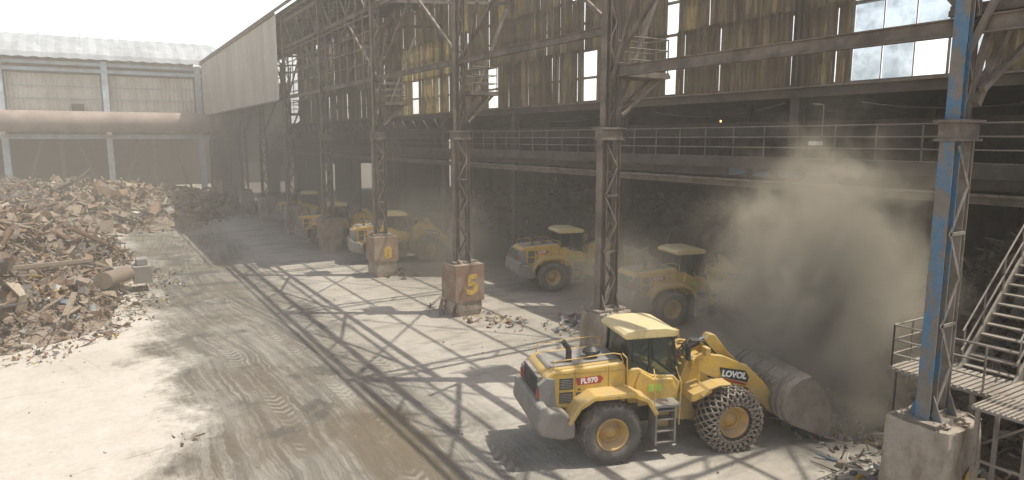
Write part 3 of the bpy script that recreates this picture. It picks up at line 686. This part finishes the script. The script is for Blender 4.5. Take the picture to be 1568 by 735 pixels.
    for y in (-.95,.95): c.tube([(2.75,y,1.9),(2.75,y,2.75),(2.95,y,2.85)],.03,0); c.box(2.88,3.02,y-.14,y+.14,2.75,2.98,0)
    c.obj('front_frame',['yel'],E,.03)
    bp_=[(2.62,2.58),(2.95,2.74),(3.6,2.62),(4.4,2.26),(4.95,1.74),(5.4,1.12),(5.46,.84),(5.2,.78),(4.85,1.10),(4.4,1.60),(3.7,1.80),(2.95,2.16),(2.6,2.33)]
    c=MB(); c.prism(bp_,-.80,-.66,0); c.prism(bp_,.66,.80,0); c.cyl((4.45,-.7,1.9),(4.45,.7,1.9),.17,0,16); c.cyl((2.8,-.85,2.52),(2.8,.85,2.52),.11,0,14)
    c.cyl((5.33,-.9,.96),(5.33,.9,.96),.09,0,12)
    c.prism([(3.35,2.92),(3.5,3.1),(3.7,3.05),(4.1,2.55),(4.55,2.12),(4.85,1.52),(4.75,1.4),(4.55,1.48),(4.15,1.85),(3.8,2.3)],-.14,.14,0)
    c.beam((4.75,0,1.52),(5.3,0,1.6),.16,.2,0)
    c.obj('boom_and_bellcrank',['yel'],E,.025)
    c=MB(); c.cyl((2.75,0,2.68),(3.2,0,2.88),.13,0,14); c.cyl((3.1,0,2.84),(3.5,0,3.0),.055,1,12)
    for y in (-.58,.58): c.cyl((2.85,y,1.05),(3.6,y,1.45),.11,0,14); c.cyl((3.5,y,1.4),(4.15,y,1.8),.05,1,10)
    for k in range(3): c.tube([(2.5,-.2+k*.12,2.5),(2.9,-.2+k*.12,2.95),(3.3,-.2+k*.1,2.9),(3.7,-.2+k*.1,2.5)],.025,0,6)
    c.obj('hydraulics',['black','chrome'],E)
    ox,oz=.20,-.10
    outer=[(6.55,.16),(5.25,.74),(5.02,.95),(4.93,1.25),(4.98,1.6),(5.15,1.92),(5.45,2.12),(5.8,2.18)]
    inner=[(5.8,2.13),(5.47,2.06),(5.2,1.87),(5.04,1.57),(4.99,1.26),(5.07,.99),(5.28,.80),(6.52,.22)]
    outer=[(x_+ox,z_+oz) for x_,z_ in outer]; inner=[(x_+ox,z_+oz) for x_,z_ in inner]
    c=MB()
    for i in range(7):
        c.prism([outer[i],outer[i+1],inner[6-i],inner[7-i]],-1.5,1.5,0)
    side=[(6.45,.24),(5.25,.76),(5.02,.97),(4.95,1.26),(5.0,1.58),(5.17,1.9),(5.46,2.1),(5.8,2.16),(6.1,1.9),(6.5,1.2),(6.62,.7)]
    side=[(x_+ox,z_+oz) for x_,z_ in side]
    for y0,y1 in ((-1.54,-1.49),(1.49,1.54)): c.prism(side,y0,y1,0)
    c.prism([(6.95,.02),(6.5,.17),(6.5,.24),(6.95,.08)],-1.56,1.56,0)
    for k in range(8): 
        y=-1.4+k*.40; c.prism([(7.12,.0),(6.75,.08),(6.75,.2),(6.8,.2)],y-.06,y+.06,0)
    for y in (-.8,-.55,.55,.8,-.12,.12):
        c.prism([(x_+ox,z_+oz) for x_,z_ in [(5.0,.86),(5.35,.72),(5.2,1.9),(4.98,1.8),(4.95,1.3)]],y-.03,y+.03,0)
    for y in (-1.3,-1.05,1.05,1.3,0.3,-.3): c.prism([(x_+ox,z_+oz) for x_,z_ in [(5.2,.75),(4.96,.93),(4.87,1.25),(4.92,1.62),(5.1,1.96),(5.4,2.17),(5.45,2.1),(5.2,1.9),(4.99,1.6),(4.95,1.3),(5.05,1.0)]],y-.02,y+.02,0)
    c.obj('bucket',['bucket'],E,.015)
    prof=[(.44,-.26),(.50,-.31),(.62,-.345),(.74,-.345),(.815,-.31),(.85,-.26),(.865,-.12),(.868,0),(.865,.12),(.85,.26),(.815,.31),(.74,.345),(.62,.345),(.50,.31),(.44,.26)]
    rim=[(.001,-.17),(.13,-.17),(.15,-.12),(.22,-.10),(.24,-.05),(.33,-.05),(.35,-.20),(.40,-.24),(.42,-.30),(.46,-.31),(.47,-.27)]
    for (x0,front) in ((0,False),(WB,True)):
        for sgn in (-1,1):
            cy=sgn*1.12; c=MB()
            c.lathe(prof,(x0,cy,.865),0,48)
            c.lathe([(r,(y if sgn<0 else -y)) for r,y in rim],(x0,cy,.865),1,36)
            for k in range(12):
                a=k*math.pi/6; yy_=cy+sgn*.10; px,pz=x0+.19*math.cos(a),.865+.19*math.sin(a)
                c.cyl((px,yy_,pz),(px,yy_+sgn*.035,pz),.018,1,6)
            c.lathe([(.30,sgn*.03),(.30,sgn*.075),(.27,sgn*.09),(.24,sgn*.03)],(x0,cy,.865),1,30)
            nl=30
            for k in range(nl):
                a=2*math.pi*k/nl
                for side_ in (-1,1):
                    a2=a+(math.pi/nl if side_>0 else 0)
                    def pt(r,ang,y): return (x0+r*math.cos(ang),cy+y,.865+r*math.sin(ang))
                    da=.06
                    ys=(.03*side_,.33*side_); sk_=.10
                    vs=[pt(.862,a2-da,ys[0]),pt(.862,a2+da,ys[0]),pt(.80,a2+da+sk_,ys[1]),pt(.80,a2-da+sk_,ys[1]),
                        pt(.895,a2-da*.8,ys[0]),pt(.895,a2+da*.8,ys[0]),pt(.845,a2+da*.8+sk_,ys[1]),pt(.845,a2-da*.8+sk_,ys[1])]
                    c.add(vs,[(4,5,6,7),(0,1,5,4),(1,2,6,5),(2,3,7,6),(3,0,4,7)],0)
            if front:
                n=26
                def cp(i,j):
                    rows=[(.56,-.37),(.69,-.395),(.82,-.375),(.905,-.26),(.935,-.09),(.935,.09),(.905,.26),(.82,.375),(.69,.395),(.56,.37)]
                    r,y=rows[j]; a=2*math.pi*(i+.5*(j%2))/n; return V((x0+r*math.cos(a),cy+y,.865+r*math.sin(a)))
                for i in range(n):
                    for j in range(9):
                        p=cp(i,j); q1=cp(i,j+1); q2=cp(i-1 if j%2==0 else i+1,j+1)
                        c.cyl(p,q1,.024,2,5,caps=False); c.cyl(p,q2,.024,2,5,caps=False)
                    for j in range(0,10):
                        p=cp(i,j); d=.036; c.box(p.x-d,p.x+d,p.y-d,p.y+d,p.z-d,p.z+d,2)
                    c.cyl(cp(i,0),cp(i+1,0),.022,2,5,caps=False); c.cyl(cp(i,9),cp(i+1,9),.022,2,5,caps=False)
            c.obj('front_wheel' if front else 'rear_wheel',['rubberd' if front else 'rubber','rim','chain'],E)
    c=MB()
    for sgn in (-1,1):
        y=sgn*.912
        c.prism([(-.85,2.16),(-.9,2.36),(-.2,2.40),(-.1,2.30),(-.2,2.18)],min(y,y+sgn*.006),max(y,y+sgn*.006),0)
        y=sgn*.805; c.prism([(3.55,2.00),(3.48,2.30),(4.32,2.13),(4.45,1.92),(4.4,1.76)],min(y,y+sgn*.006),max(y,y+sgn*.006),1)
        c.prism([(3.50,1.94),(3.48,1.99),(4.1,1.82),(4.38,1.72),(4.35,1.68)],min(y,y+sgn*.006),max(y,y+sgn*.006),0)
    c.box(1.2,1.6,-.992,-.983,1.83,2.03,2)
    c.obj('decals',['red','black','green'],E)
    text('model_text','FL970',.2,(-.52,-.925,2.275),(math.pi/2,math.radians(-3),0),'wht',E,.008)
    text('brand_text','LOVOL',.25,(3.96,-.815,2.03),(math.pi/2,math.radians(11),0),'wht',E,.012)
    text('unit_number','2',.30,(-1.56,-.915,1.86),(math.pi/2,0,0),'black',E,.008)
    return E
L0=add_loader()
hd=math.atan2(.95,.31)
L0.location=(-7.38,-3.70,0); L0.rotation_euler=(0,0,hd)
def dup(loc,ang):
    E=empty('wheel_loader',loc,ang)
    for ch in [o for o in bpy.data.objects if o.parent==L0]:
        n=ch.copy(); n.parent=E; sc.collection.objects.link(n)
    return E
dup((-16.6,7.4,0),math.radians(78)); dup((-25.7,7.0,0),math.radians(75)); dup((-39.4,1.6,0),math.radians(74)); dup((-48.6,.2,0),math.radians(72)); dup((-62,1.5,0),math.radians(75))

# ------------------------------------------------------------------ dust
def volmat(name,dens,col):
    m=bpy.data.materials.new(name); m.use_nodes=True; nt=m.node_tree; nt.nodes.clear(); t=NT(nt)
    out=t.n('ShaderNodeOutputMaterial'); a=t.n('ShaderNodeVolumeScatter'); b=t.n('ShaderNodeVolumeAbsorption'); s=t.n('ShaderNodeAddShader')
    a.inputs['Color'].default_value=(*col,1); b.inputs['Color'].default_value=(*col,1)
    nt.links.new(a.outputs[0],s.inputs[0]); nt.links.new(b.outputs[0],s.inputs[1]); nt.links.new(s.outputs[0],out.inputs['Volume'])
    d=dens(t) if callable(dens) else dens
    t.put(a.inputs['Density'],d); t.put(b.inputs['Density'],d)
    try:
        m.cycles.volume_step_rate=2.5 if callable(dens) else 1
        m.cycles.volume_sampling='DISTANCE'
        if not callable(dens): m.cycles.homogeneous_volume=True
    except Exception as e: print(e)
    return m
def dust(loc,rad,dens,nscale,lo,hi,seed,col=(.99,.87,.67)):
    me=bpy.data.meshes.new('dust_cloud')
    bm=bmesh.new(); bmesh.ops.create_icosphere(bm,subdivisions=2,radius=1); bm.to_mesh(me); bm.free()
    o=bpy.data.objects.new('dust_cloud',me); o.location=loc; o.scale=rad; sc.collection.objects.link(o)
    def f(t):
        oc=t.n('ShaderNodeTexCoord').outputs['Object']; ln=t.n('ShaderNodeVectorMath',operation='LENGTH'); t.put(ln.inputs[0],oc)
        fall=t.step(ln.outputs['Value'],.1,.95,1,0)
        gp=t.n('ShaderNodeNewGeometry').outputs['Position']
        nn=t.noise(t.mapping(gp,loc=(seed*7.,seed*3.,0)),nscale,4,.64,.6)
        s=t.math('ADD',nn,t.math('MULTIPLY',fall,.30))
        return t.math('MULTIPLY',t.math('MULTIPLY',t.step(s,lo,hi),fall),dens)
    me.materials.append(volmat('dust_volume',f,col))
dust((-5.6,3.7,4.0),(6.0,4.2,7.8),2.0,.42,.52,.92,1)
dust((-14.8,4.0,2.6),(5.5,3.4,4.2),.20,.35,.45,.9,3)
dust((-33,3.5,2.5),(11,5.5,5.5),.09,.28,.42,.85,6)
c=MB(); c.box(-130,3,-45,12,.02,22,0); M['haze']=volmat('haze_volume',.0042,(.98,.91,.78)); c.obj('haze',['haze'])
c=MB(); c.box(-105,-38,-3,9.7,.05,15,0); M['haze2']=volmat('hall_haze_volume',.010,(.98,.88,.72)); c.obj('haze',['haze2'])
